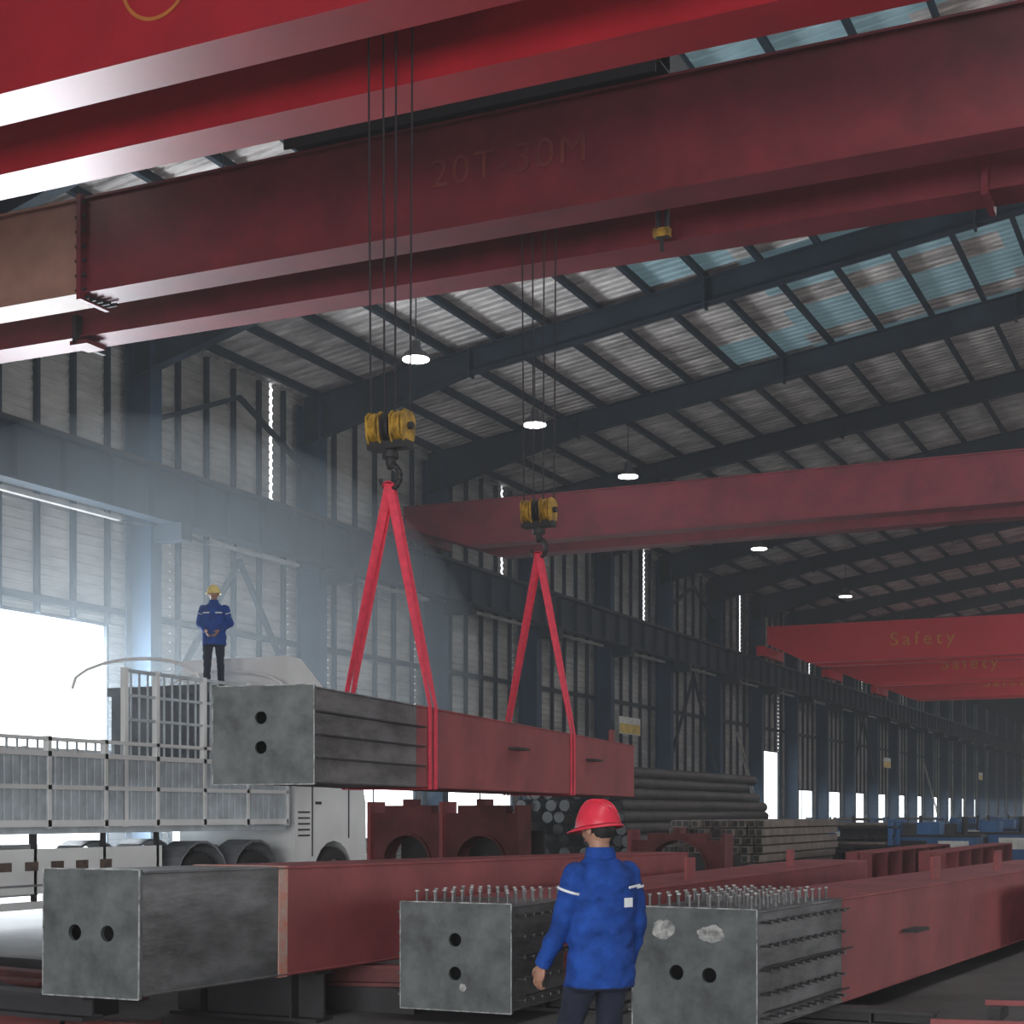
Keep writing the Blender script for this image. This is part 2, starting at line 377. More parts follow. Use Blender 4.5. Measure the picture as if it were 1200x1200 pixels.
for (yy, hh, tx, tz) in ((80, 1.95, -14.4, 10.20), (94, 1.75, -14.2, 10.15), (108, 1.7, -13.8, 10.15)):
    c = MB(); girder(c, yy, 0.5, 9.5, hh, 'redD'); girder(c, yy+2.2, 0.5, 9.5, hh, 'redD'); endtrucks(c, yy, yy+2.7, 'redD')
    c.bx(2, 6, yy-0.1, yy+2.8, 9.5+hh+0.03, 9.5+hh+0.5, 'dark')
    o = c.obj('overhead_crane'); t_ = text('Safety', 0.95, (tx, yy-0.02, tz), 'ytext', o); t_.data.space_character = 1.4

# ------------------------------------------------------------------ box columns
def endplate(x0, x1, z0, z1, y0, th, holes):
    a = MB(); a.bx(x0, x1, y0, y0+th, z0, z1, 'steelend')
    o = a.obj('tmpA')
    cb = MB()
    for (hx, hz, hr) in holes: cb.cyl((hx, y0-0.1, hz), (hx, y0+th+0.1, hz), hr, 'steelend', 24)
    oc = cb.obj('tmpC'); md = o.modifiers.new('b', 'BOOLEAN'); md.object = oc; md.operation = 'DIFFERENCE'; md.solver = 'EXACT'
    dg = bpy.context.evaluated_depsgraph_get(); e = o.evaluated_get(dg); me = e.to_mesh()
    vs = [v.co.copy() for v in me.vertices]; fs = [tuple(p.vertices) for p in me.polygons]; e.to_mesh_clear()
    bpy.data.objects.remove(o, do_unlink=True); bpy.data.objects.remove(oc, do_unlink=True)
    return vs, fs

def disc(mb, x, y, z, rx, rz, m, n=20, seed=0):
    vs = [(x+rx*math.cos(2*math.pi*i/n)*(1+0.3*noise.noise(V3((i*.9, seed, 0)))), y, z+rz*math.sin(2*math.pi*i/n)*(1+0.3*noise.noise(V3((i*.7, seed, 5))))) for i in range(n)]
    mb.add(vs, [tuple(range(n))], m)

def boxcol(name, w, h, L, raw, holes, studs=None, ribs=False, tape=False, lugs=(), scuffs=(), loc=(0, 0, 0), ang=0, pitch=0.0):
    b = MB(); t = 0.03
    vs, fs = endplate(-w-0.012, 0.012, -0.012, h+0.012, 0, 0.035, [(hx*w-w, hz*h, 0.056) for hx, hz in holes])
    b.add(vs, fs, 'steelend')
    for p, q in (((-w-.012, 0, h+.012), (.012, 0, h+.012)), ((-w-.012, 0, -.012), (.012, 0, -.012))): b.ob(p, q, 0.008, 0.008, 'edge')
    for xx in (-w-.012, .012): b.ob((xx, 0, -.012), (xx, 0, h+.012), 0.008, 0.010, 'edge', up=(0, 1, 0))
    b.bx(-w+0.05, -0.05, 0.4, 0.42, 0.05, h-0.05, 'black')  # black sheet put inside for the shade seen through the plate holes
    for (ya, yb, m, g) in ((0.035, raw, 'steel', 0.0), (raw, L, 'primer', 0.002)):
        b.bx(-w-g, 0+g, ya, yb, -g, t, m); b.bx(-w-g, 0+g, ya, yb, h-t, h+g, m)
        b.bx(-w-g, -w+t, ya, yb, t, h-t, m); b.bx(-t, g, ya, yb, t, h-t, m)
    b.bx(-w, 0, L-0.03, L+0.005, 0, h, 'primer')
    for zz in (0.012, h-0.012):
        b.cyl((0.004, 0.05, zz), (0.004, raw, zz), 0.007, 'steel', 6); b.cyl((0.004, raw, zz), (0.004, L, zz), 0.007, 'primer', 6)
    if tape: b.bx(-w-0.006, 0.006, raw-0.05, raw+0.07, -0.006, h+0.006, 'tape')
    if studs:
        y = 0.12
        while y < studs:
            for k in range(6):
                x = -w*(0.08+k*0.168)
                b.cyl((x, y, h), (x, y, h+0.10), 0.010, 'steel', 6); b.cyl((x, y, h+0.088), (x, y, h+0.10), 0.018, 'edge', 6)
            for k in range(5):
                z = h*(0.10+k*0.20)
                b.cyl((0, y, z), (0.09, y, z), 0.010, 'dark', 6); b.cyl((0.080, y, z), (0.09, y, z), 0.017, 'steel', 6)
                b.cyl((-w, y, z), (-w-0.10, y, z), 0.010, 'steel', 6)
            y += 0.17
        for k in range(3): 
            z = h*(0.14+k*0.38); b.cyl((0.04, 0.2, z), (0.04, studs+0.12+0.08*(k % 2), z), 0.008, 'dark', 6)
    if ribs:
        for z in (0.26, 0.50, 0.74):
            b.bx(0, 0.05, 0.06, raw+0.15, h*z-0.008, h*z+0.008, 'dark')
            b.bx(-w-0.05, -w, 0.06, raw+0.15, h*z-0.008, h*z+0.008, 'dark')
    for (ly, lz, kind) in lugs:
        if kind == 's': b.bx(0, 0.14, ly, ly+0.45, lz*h-0.015, lz*h+0.015, 'dark')
        else: b.bx(-0.3, -0.27, ly, ly+0.3, h, h+0.24, 'primer'); 
    for (sx, sz, srx, srz, m) in scuffs: disc(b, -w+sx*w, -0.001-0.0005*srx, sz*h, srx, srz, m, seed=sx*10)
    o = b.obj(name); o.location = loc; o.rotation_euler = (pitch, 0, ang)
    return o
A_h = math.atan2(0.134, 0.991)
hb = boxcol('suspended_box_column', 0.94, 0.83, 12.4, 2.5, [(0.48, 0.68), (0.48, 0.37)], ribs=True,
            lugs=[(5.6, 0.62, 's'), (9.3, 0.60, 's'), (11.9, 1.0, 't')], loc=(-7.17, 11.39, 1.96), ang=A_h)
hb_dir = V3((-math.sin(A_h), math.cos(A_h), 0)); hb_n = V3((math.cos(A_h), math.sin(A_h), 0))
bl = boxcol('box_column', 0.80, 0.85, 11.6, 1.75, [(0.33, 0.50), (0.68, 0.50)], tape=True, loc=(-6.71, 8.46, 0.455), pitch=-0.0115)
bm_ = boxcol('box_column', 0.98, 0.85, 13.2, 1.1, [(0.5, 0.66), (0.5, 0.34)], studs=1.15, loc=(-5.24, 11.24, 0.115),
             scuffs=[(0.57, 0.21, 0.03, 0.03, 'scuff')], lugs=[(5.2, .5, 't'), (9.5, .5, 't')])
br = boxcol('box_column', 0.95, 0.86, 13.5, 2.0, [(0.36, 0.46), (0.63, 0.45)], studs=1.95, loc=(-3.11, 10.8, 0.14), ang=-math.radians(4.5),
            scuffs=[(0.25, 0.82, 0.09, 0.075, 'scuff'), (0.65, 0.80, 0.11, 0.06, 'scuff')], lugs=[(6.0, .5, 't'), (9.0, .5, 't'), (3.8, .55, 's')])

def ribbon(mb, pts, ws, w, m='sling', th=0.008):
    for (a, b, wa, wb) in zip(pts[:-1], pts[1:], ws[:-1], ws[1:]):
        a = V3(a); b = V3(b); d = (b-a).normalized()
        na = d.cross(wa).normalized()*th/2; nb = d.cross(wb).normalized()*th/2; wa = wa*w/2; wb = wb*w/2
        vs = [a-wa-na, a+wa-na, a+wa+na, a-wa+na, b-wb-nb, b+wb-nb, b+wb+nb, b-wb+nb]
        mb.add(vs, [(0, 1, 2, 3), (7, 6, 5, 4), (0, 4, 5, 1), (1, 5, 6, 2), (2, 6, 7, 3), (3, 7, 4, 0)], m)
def sling(t, apex):
    s = MB(); base = V3((-7.17, 11.39, 0))+hb_dir*t; W = 0.94; zt = 2.79; zb = 1.96; g = 0.012
    ap = V3(apex)
    for off in (-0.085, 0.085):
        o = hb_dir*off
        R0 = base+hb_n*g+o; L0 = base-hb_n*(W+g)+o
        for E, sg in ((R0, 1), (L0, 1)):
            top = V3((E.x, E.y, zt+g)); P = []; Wv = []
            for k in range(11):
                f = k/10; p = (ap+o*0.4).lerp(top, f); P.append(p)
                tw = (1-f)*math.radians(60); Wv.append((hb_dir*math.cos(tw)+hb_n*math.sin(tw)*sg).normalized())
            P.append(V3((E.x, E.y, zb-g))); Wv.append(hb_dir)
            ribbon(s, P, Wv, 0.092)
        ribbon(s, [V3((R0.x, R0.y, zb-g)), V3((L0.x, L0.y, zb-g))], [hb_dir, hb_dir], 0.092)
    pts = [ap+hb_n*0.06*math.cos(a)+V3((0, 0, 0.05*math.sin(a)-0.03)) for a in [math.radians(x) for x in range(0, 181, 30)]]
    ribbon(s, pts, [hb_dir]*len(pts), 0.14)
    return s.obj('lifting_sling')
sling(2.95, (H1[0], H1[1], 5.86-0.72)); sling(8.55, (H2[0], H2[1], 6.02-0.72))

def hsup(x0, x1, y, z0, z1, nm='support_beam', m='primerd'):
    s = MB(); zc = (z0+z1)/2; s.ib((x0, y, zc), (x1, y, zc), 0.26, z1-z0, m, 0.03, 0.03)
    k = x0+0.3
    while k < x1: s.bx(k-0.01, k+0.01, y-0.12, y+0.12, z0+0.03, z1-0.03, m); k += 0.9
    return s.obj(nm)
hsup(-8.2, -6.75, 10.9, 0.0, 0.42, m='dark'); hsup(-8.2, -6.45, 18.0, 0.0, 0.34)
for y in (12.4, 22.5): hsup(-6.6, -4.7, y, 0.0, 0.112, m='dark')
for y in (12.6, 21.5): hsup(-4.0+0.08*(y-10.8), -2.3+0.08*(y-10.8), y, 0.0, 0.137, m='dark')

s = MB()
for k, (x0, y0, x1, y1, z, m_) in enumerate(((-11.6, 10.4, -8.6, 10.2, 0.10, 'dark'), (-11.2, 9.7, -8.4, 9.5, 0.30, 'primerd'), (-10.9, 10.0, -8.5, 9.9, 0.10, 'dark'), (-10.2, 9.1, -7.0, 9.0, 0.12, 'primerd'), (-10.0, 8.8, -7.2, 8.6, 0.35, 'dark'), (-12.6, 12.0, -9.0, 11.4, 0.10, 'primerd'), (-12.2, 12.9, -9.2, 12.6, 0.08, 'dark'), (-7.4, 11.6, -6.2, 11.9, 0.30, 'primerd'))):
    s.ib((x0, y0, z), (x1, y1, z), 0.20, 0.18, m_)
s.bx(-11.3, -11.1, 9.3, 10.8, 0.0, 0.2, 'dark'); s.bx(-8.8, -8.6, 9.3, 10.6, 0.0, 0.2, 'dark'); s.bx(-7.3, -6.3, 11.6, 11.9, 0.0, 0.21, 'dark')
s.obj('channel_offcuts')
s = MB()
for (x, y, L_) in ((-2.1, 12.0, 5.2), (-1.9, 13.4, 5.2), (-1.7, 14.6, 5.0)):
    s.ob((x, y, 0.13), (x+L_, y+1.05, 0.13), 0.05, 0.04, 'primer')
    for f in (0.02, 0.35, 0.68, 0.98): s.ob((x+L_*f, y-0.25+1.05*f, 0.055), (x+L_*f, y+0.25+1.05*f, 0.055), 0.10, 0.11, 'dark')
s.obj('steel_floor_rails')
def hose(nm, pts, r=0.018, m='black'):
    cu = bpy.data.curves.new(nm, 'CURVE'); cu.dimensions = '3D'; cu.bevel_depth = r; cu.bevel_resolution = 3
    sp = cu.splines.new('BEZIER'); sp.bezier_points.add(len(pts)-1)
    for p, q in zip(sp.bezier_points, pts): p.co = q; p.handle_left_type = p.handle_right_type = 'AUTO'
    cu.materials.append(M[m]); o = bpy.data.objects.new(nm, cu); scene.collection.objects.link(o); return o
hose('welding_cable', [(-9.2, 8.9, 0.46), (-8.5, 8.8, 0.48), (-7.9, 9.0, 0.30), (-7.2, 8.3, 0.05), (-6.2, 8.8, 0.02), (-5.4, 9.6, 0.02), (-4.8, 10.5, 0.02), (-4.5, 9.5, 0.02), (-2, 10, 0.02)])
hose('welding_cable', [(-2.9, 9.6, 0.03), (-2.0, 11.4, 0.03), (-1.0, 11.6, 0.03), (0.2, 11.3, 0.03), (1.5, 12.0, 0.03)], 0.02, 'edge')

# ------------------------------------------------------------------ truck
def truck():
    t = MB(); xn, xf = -14.5, -17.0; ya, yb = 10.6, 22.2
    for x in (-15.3, -16.2): t.bx(x-0.05, x+0.05, ya+0.3, 24.6, 0.85, 1.15, 'black')
    for y in (11.5, 14, 17, 19, 21.5): t.bx(-16.2, -15.3, y-0.05, y+0.05, 0.9, 1.1, 'black')
    t.bx(xf, xn, ya, yb, 1.42, 1.56, 'truckg')
    def wheel(x, y, r=0.55, s=1, dual=False):
        w = 0.3
        xs_ = [x]+([x-s*0.34] if dual else [])
        for xc in xs_:
            prof = [(0.62, 0.0), (0.92, 0.0), (1.0, 0.2), (1.0, 0.8), (0.92, 1.0), (0.62, 1.0)]
            n = 28; vs = []
            for (rr, a) in prof:
                for i in range(n):
                    th = 2*math.pi*i/n; vs.append((xc-s*w*a, y+r*rr*math.cos(th), 0.0+r+r*rr*math.sin(th)))
            t.add(vs, [(j*n+i, j*n+(i+1) % n, (j+1)*n+(i+1) % n, (j+1)*n+i) for j in range(5) for i in range(n)], 'black', True)
            t.cyl((xc-s*0.05, y, r), (xc-s*(w-0.02), y, r), r*0.63, 'chrome', 24)
            t.cyl((xc+s*0.03, y, r), (xc-s*0.06, y, r), r*0.25, 'chrome', 14)
            for k in range(8):
                th = k*math.pi/4; t.cyl((xc-s*0.06, y+0.2*math.cos(th), r+0.2*math.sin(th)), (xc-s*0.03, y+0.2*math.cos(th), r+0.2*math.sin(th)), 0.02, 'dark', 6)
    for (y, d) in ((23.8, False), (21.3, False), (19.85, False), (13.6, True), (12.1, True)):
        for (x, s) in ((xn-0.02, 1), (xf+0.02, -1)): wheel(x, y, 0.55, s, d)
        t.cyl((xf+0.3, y, 0.55), (xn-0.3, y, 0.55), 0.07, 'black', 8)
    for y in (21.3, 19.85, 13.6, 12.1):
        for (x0, x1) in ((-14.95, -14.48), (-17.02, -16.55)):
            for k in range(9):
                a0 = math.radians(0+k*20); a1 = math.radians(20+k*20)
                t.ob(((x0+x1)/2, y+0.68*math.cos(a0), 0.58+0.68*math.sin(a0)), ((x0+x1)/2, y+0.68*math.cos(a1), 0.58+0.68*math.sin(a1)), abs(x1-x0), 0.035, 'chrome')
    for x in (xn-0.06, xf+0.06):
        t.bx(x-0.03, x+0.03, 14.6, 18.9, 0.62, 1.22, 'truckw'); t.bx(x-0.035, x+0.035, 14.6, 18.9, 0.72, 0.75, 'chrome')
        t.bx(x-0.035, x+0.035, 14.6, 18.9, 0.42, 0.52, 'truckw')
        for k in range(6): t.bx(x-0.036, x+0.036, 15.0+k*0.5, 15.25+k*0.5, 0.93, 1.05, 'rust')
        for y in (14.8, 16.2, 17.6, 18.8): t.bx(x-0.03, x+0.03, y-0.03, y+0.03, 0.42, 1.42, 'dark')
    t.cyl((-14.95, 17.2, 0.85), (-14.95, 18.6, 0.85), 0.28, 'chrome', 20)
    zt = 3.77; zr = 2.72
    for x, ym in ((xn, 18.0), (xf, 21.0)):
        t.bx(x-0.02, x+0.02, ya, yb, 1.56, 2.50, 'truckg')
        y = ya
        while y < yb:
            t.bx(x-0.032, x+0.032, y, y+0.10, 1.60, 2.48, 'truckg'); y += 0.16
        for z, h_ in ((1.56, 0.09), (2.05, 0.06), (2.50, 0.07), (zr-0.02, 0.05)):
            t.bx(x-0.045, x+0.045, ya, yb, z-h_/2, z+h_/2, 'truckw')
        for z, h_ in ((3.05, 0.04), (3.40, 0.04), (zt-0.02, 0.05)):
            t.bx(x-0.025, x+0.025, ym, yb, z-h_/2, z+h_/2, 'truckg')
        y = ya; k = 0
        while y <= yb+0.01:
            top = zr if y < ym else zt
            if k % 6 == 0: t.bx(x-0.045, x+0.045, y-0.035, y+0.035, 1.5, top+0.02, 'truckw')
            else: t.bx(x-0.012, x+0.012, y-0.012, y+0.012, 2.5, top-0.02, 'truckg')
            y += 0.1933; k += 1
        t.bx(x-0.04, x+0.04, ym-0.04, ym+0.04, 1.5, zt+0.02, 'truckw')
    for y, zz in ((ya, zr), (yb, zt)):
        t.bx(xf, xn, y-0.03, y+0.03, 1.56, 2.3, 'truckg')
        for z in (2.5, zz-0.03): t.bx(xf, xn, y-0.025, y+0.025, z-0.03, z+0.03, 'truckg')
        x = xf
        while x <= xn: t.bx(x-0.015, x+0.015, y-0.015, y+0.015, 2.3, zz, 'truckg'); x += 0.25
    for y in (19.8, 22.15):
        pts = [V3((xn, y, 3.7))]+[V3((-15.75+1.25*math.cos(math.radians(a)), y, 3.75+0.38*math.sin(math.radians(a)))) for a in range(20, 180, 20)]+[V3((xf, y, 3.7))]
        t.tube(pts, 0.025, 'truckw')
    t.bx(-16.7, -14.8, 20.4, 22.0, 1.56, 3.60, 'tarp'); t.bx(-16.75, -14.75, 20.35, 22.05, 3.60, 3.74, 'tarp')
    arch = [(23.8+0.66*math.cos(math.radians(a)), 0.55+0.66*math.sin(math.radians(a))) for a in range(10, 171, 20)]
    prof = [(22.55, 0.7), (22.55, 3.45), (22.75, 3.62), (23.9, 3.66), (24.25, 3.55), (24.75, 2.45), (24.92, 1.9), (24.95, 0.62), (24.48, 0.62)]+arch+[(23.12, 0.7)]
    t.prism(prof, 'x', -16.95, -14.55, 'truckw')
    for x0, x1 in ((-14.56, -14.535), (-16.965, -16.94)):
        t.prism([(23.15, 2.25), (23.15, 3.2), (24.05, 3.2), (24.5, 2.25)], 'x', x0, x1, 'glass')
        t.bx(x0, x1, 23.08, 23.10, 0.95, 3.35, 'dark'); t.bx(x0, x1, 24.3, 24.32, 1.25, 2.2, 'dark'); t.bx(x0, x1, 23.2, 23.38, 1.85, 1.90, 'dark')
        t.bx(x0, x1, 22.65, 23.0, 2.3, 3.1, 'glass')
        for k in range(5): t.bx(x0, x1, 22.65, 23.0, 1.3+k*0.1, 1.33+k*0.1, 'dark')
    t.prism([(24.30, 3.45), (24.34, 3.45), (24.80, 2.5), (24.76, 2.4)], 'x', -16.8, -14.7, 'glass')
    t.bx(-17.0, -14.5, 24.85, 25.1, 0.45, 0.95, 'truckw')
    t.prism([(22.5, 3.6), (22.5, 4.38), (22.9, 4.36), (23.9, 3.75), (23.9, 3.6)], 'x', -16.85, -14.65, 'truckw')
    for s, x in ((1, -14.55), (-1, -16.95)):
        t.tube([V3((x, 24.5, 3.2)), V3((x+s*0.25, 24.7, 3.1)), V3((x+s*0.25, 24.7, 2.3))], 0.015, 'black'); t.bx(x+s*0.25-0.09, x+s*0.25+0.09, 24.66, 24.74, 2.4, 3.0, 'black')
    t.bx(-17, -14.5, 10.45, 10.6, 0.6, 0.75, 'black')
    return t.obj('stake_bed_truck')
truck()

def archplate(x0, x1, y, z1, n):
    b = MB(); th = 0.25; W = (x1-x0)/n
    for k in range(n):
        a = x0+k*W; c_ = a+W/2; r_ = W*0.32; zc = z1*0.52
        pts = [(c_+r_*math.cos(math.radians(t)), zc+r_*math.sin(math.radians(t))) for t in range(0, 181, 15)]
        b.bx(a, c_-r_, y, y+th, 0.25, z1-0.12, 'primerd'); b.bx(c_+r_, a+W, y, y+th, 0.25, z1-0.12, 'primerd')
        for p, q in zip(pts[:-1], pts[1:]):
            b.prism([p, q, (q[0], z1), (p[0], z1)], 'y', y, y+th, 'primerd')
            b.ob((p[0], y+th/2, p[1]), (q[0], y+th/2, q[1]), th+0.14, 0.03, 'primerd')
        b.bx(a-0.03, a+0.03, y-0.12, y+th+0.12, 0, z1+0.06, 'primer')
        b.bx(c_-0.06, c_+0.06, y-0.06, y+th+0.06, z1, z1+0.10, 'primerd')
    b.bx(x1-0.03, x1+0.03, y-0.12, y+th+0.12, 0, z1, 'primerd'); b.bx(x0, x1, y-0.12, y+th+0.12, 0.0, 0.25, 'primerd')
    b.bx(x0, x1, y+th+0.7, y+th+0.75, 0.0, z1-0.4, 'dark'); b.bx(x0, x1, y+th, y+th+0.7, 0.0, 0.2, 'dark')
    return b.obj('fabricated_diaphragm_frame')
archplate(-12.6, -10.0, 21.8, 1.82, 2)
archplate(-9.6, -7.9, 25.6, 1.35, 1)

p = MB(); rr = 0.15
for row in range(10):
    cnt = 14-row
    for k in range(cnt):
        x = -15.9+k*rr*2.05+row*rr*1.02+random.uniform(-.02, .02); z = rr+0.12+row*rr*1.78
        a = 33.0+random.uniform(-0.9, 0.9)
        p.cyl((x, a, z), (x+random.uniform(-.05, .05), a+12, z), rr, 'pipe', 12, caps=False); p.cyl((x, a+0.01, z), (x, a+12, z), rr*0.88, 'black', 10, caps=True)  # black core imitates the shade inside each pipe bore
for y in (34.5, 39, 43.5): p.bx(-16.1, -11.6, y-0.1, y+0.1, 0, 0.13, 'tan')
p.obj('steel_pipe_stack')
p = MB()
for row in range(9):
    for k in range(11):
        x = -9.75+k*0.17+random.uniform(-.012, .012); z = 0.15+row*0.16; a = 27.5+random.uniform(-.25, .25)+row*0.09
        p.ob((x, a, z+0.07), (x, a+6, z+0.07), 0.13, 0.13, 'tan'); p.ob((x, a-0.003, z+0.07), (x, a+0.02, z+0.07), 0.10, 0.10, 'black')  # black end patch imitates the shade in the tube mouth
for y in (28.4, 32.5): p.bx(-9.95, -7.8, y-0.08, y+0.08, 0, 0.14, 'dark')
p.obj('square_tube_bundle')
p = MB()
for k in range(7):
    for row in range(2 + (k % 2)):
        p.ib((-11.2+k*0.42, 46.5, 0.35+row*0.4), (-11.2+k*0.42, 58, 0.35+row*0.4), 0.36, 0.38, 'dark')
for y in (47.5, 56): p.bx(-11.5, -8.4, y-0.1, y+0.1, 0.0, 0.155, 'dark')
p.obj('h_beam_stack')
for (x, y, L, z) in ((-6.6, 30, 9, 0.25), (-5.4, 31, 10, 0.25), (-1.6, 19, 11, 0.15), (-4.4, 50, 10, 0.3), (-3.4, 50, 10, 0.3), (-3.6, 33, 10, 0.3)):
    b = MB(); b.ib((x, y, z+0.35), (x, y+L, z+0.35), 0.5, 0.7, 'primer'); 
    k = 0.0
    while k <= L: b.bx(x-0.25, x+0.25, y+k-0.01 if k else y, y+k+0.02, z+0.03, z+0.67, 'primer'); k += L/6
    for yy in (y+1, y+L-1): b.bx(x-0.5, x+0.5, yy-0.1, yy+0.1, 0, z, 'dark')
    b.obj('steel_h_beam')
def machine(x, y):
    m = MB()
    m.bx(x-1.1, x+1.1, y-0.6, y+0.6, 0.25, 1.05, 'mblue'); m.bx(x-0.9, x-0.2, y-0.62, y-0.6, 0.45, 0.95, 'dark'); m.bx(x+0.1, x+0.9, y-0.62, y-0.6, 0.6, 0.95, 'signw')
    m.bx(x-1.2, x+1.2, y-0.65, y+0.65, 1.05, 1.12, 'dark'); m.bx(x-0.5, x+0.1, y-0.4, y+0.4, 1.12, 1.45, 'mblue'); m.cyl((x+0.7, y, 1.12), (x+0.7, y, 1.6), 0.08, 'dark', 10)
    for dx in (-1, 1):
        for dy in (-0.5, 0.5): m.bx(x+dx-0.06, x+dx+0.06, y+dy-0.06, y+dy+0.06, 0, 0.25, 'dark')
    for k in range(4): m.tube([V3((x-1.1, y-0.6+0.4*k, 1.12)), V3((x-1.1, y-0.6+0.4*k, 1.5))], 0.025, 'mblue')
    m.bx(x-1.13, x-1.07, y-0.6, y+0.62, 1.46, 1.52, 'mblue')
    return m.obj('welding_machine')
for (x, y) in ((-7.4, 43.5), (-6.7, 50.0), (-12.0, 62.5), (-7.6, 60.5), (-11.2, 72), (-9.0, 76), (-13.0, 88), (-10.8, 92), (-15, 64), (-14, 104), (-12.4, 112)): machine(x, y)
def rack(x, y, m_='tan'):
    r = MB()
    for dx in (-1.4, 1.4):
        for dy in (-0.5, 0.5): r.bx(x+dx-.05, x+dx+.05, y+dy-.05, y+dy+.05, 0, 1.5, 'mblue')
    for z in (0.3, 0.8, 1.3):
        r.bx(x-1.45, x+1.45, y-0.55, y+0.55, z, z+0.05, 'dark')
        for k in range(8): r.cyl((x-1.3, y-0.45+k*0.12, z+0.1), (x+1.3, y-0.45+k*0.12, z+0.1), 0.05, m_, 8)
    return r.obj('storage_rack')
for (x, y) in ((-9.6, 41.5), (-17.6, 66), (-18, 82), (-17, 94), (-18, 120), (-16.4, 130)): rack(x, y)

def sign(x, y, z, w_=1.15, h_=0.55):
    s = MB(); s.bx(x, x+0.03, y-w_/2, y+w_/2, z, z+h_, 'signw'); s.bx(x+0.031, x+0.034, y-w_/2+0.04, y+w_/2-0.04, z+h_*0.05, z+h_*0.6, 'signy')
    s.bx(x-0.3, x, y-0.02, y+0.02, z+h_/2-0.02, z+h_/2+0.02, 'dark'); return s.obj('wall_sign')
for k in (59.8, 111.4, 155.7): sign(-22.5, k, 4.9, 2.4, 0.7)
def ladder(x, y, H, dx=-0.9):
    l = MB(); 
    for d in (-0.22, 0.22): l.ob((x, y+d, 0), (x+dx, y+d+0.5, H), 0.05, 0.08, 'strip_ladder', up=(0, 1, 0))
    k = 0.3
    while k < H: 
        f_ = k/H; l.cyl((x+dx*f_, y-0.22+0.5*f_, k), (x+dx*f_, y+0.22+0.5*f_, k), 0.022, 'strip_ladder', 6); k += 0.3
    return l.obj('leaning_ladder')
ladder(-21.4, 76.2, 5.8, -1.6); ladder(-21.4, 128, 5.8, -1.6)

lampY = [16.4, 23.8, 31.2, 37.8, 44.8, 59.2, 74, 96, 126]
def lamp(x, y, z):
    l = MB(); l.loft([(x, y, z, 0.32, 0.32), (x, y, z+0.12, 0.26, 0.26), (x, y, z+0.22, 0.12, 0.12), (x, y, z+0.40, 0.10, 0.10)], 'lampbody', 20)
    l.cyl((x, y, z-0.03), (x, y, z-0.001), 0.30, 'lamp', 24); l.cyl((x, y, z+0.4), (x, y, roofz(x)-0.1), 0.015, 'dark', 6)
    return l.obj('high_bay_lamp')
for y in lampY: lamp(-16.9, y, 12.0)
for y in lampY[2:7]: lamp(16.9, y, 12.0)

# ------------------------------------------------------------------ people
def capsule(mb, p, q, r1, r2, m='jacket'):
    mb.cyl(p, q, r1, m, 16, r2); mb.ell(p, (r1,)*3, m, 14, 8); mb.ell(q, (r2,)*3, m, 14, 8)

def hand(mb, wrist, fdir, palm_n, side, curl=0.35):
    wrist = V3(wrist); f = V3(fdir).normalized(); s = V3(side); s = (s-f*s.dot(f)).normalized(); n = f.cross(s); 
    if n.dot(V3(palm_n)) < 0: n = -n
    R = Matrix((s, n, f)).transposed()
    mb.ell(wrist+f*0.05, (0.042, 0.017, 0.055), 'skin', 14, 8, R=R)
    for i, (o, ln, rd) in enumerate(((0.030, 0.072, 0.0090), (0.010, 0.080, 0.0095), (-0.011, 0.074, 0.0090), (-0.030, 0.058, 0.0080))):
        p = wrist+f*0.085+s*o; d = f.copy(); r_ = rd
        for k, fr in enumerate((0.45, 0.32, 0.23)):
            c_ = curl*(0.6+k*0.5+i*0.06)
            d = (f*math.cos(c_*(k+1)*.8)+n*math.sin(c_*(k+1)*.8)+s*o*0.9).normalized()
            q = p+d*ln*fr; mb.cyl(p, q, r_, 'skin', 8, r_*0.9); mb.ell(q, (r_*0.92,)*3, 'skin', 8, 5); p = q; r_ *= 0.9
    p = wrist+f*0.03+s*0.032; 
    for k, (ln, a) in enumerate(((0.035, 0.9), (0.03, 0.6), (0.024, 0.3))):
        d = (f*1.0+s*a+n*0.35*(k+1)*0.6).normalized(); q = p+d*ln; mb.cyl(p, q, 0.012-0.001*k, 'skin', 8, 0.011-0.001*k); mb.ell(q, (0.011-0.001*k,)*3, 'skin', 8, 5); p = q

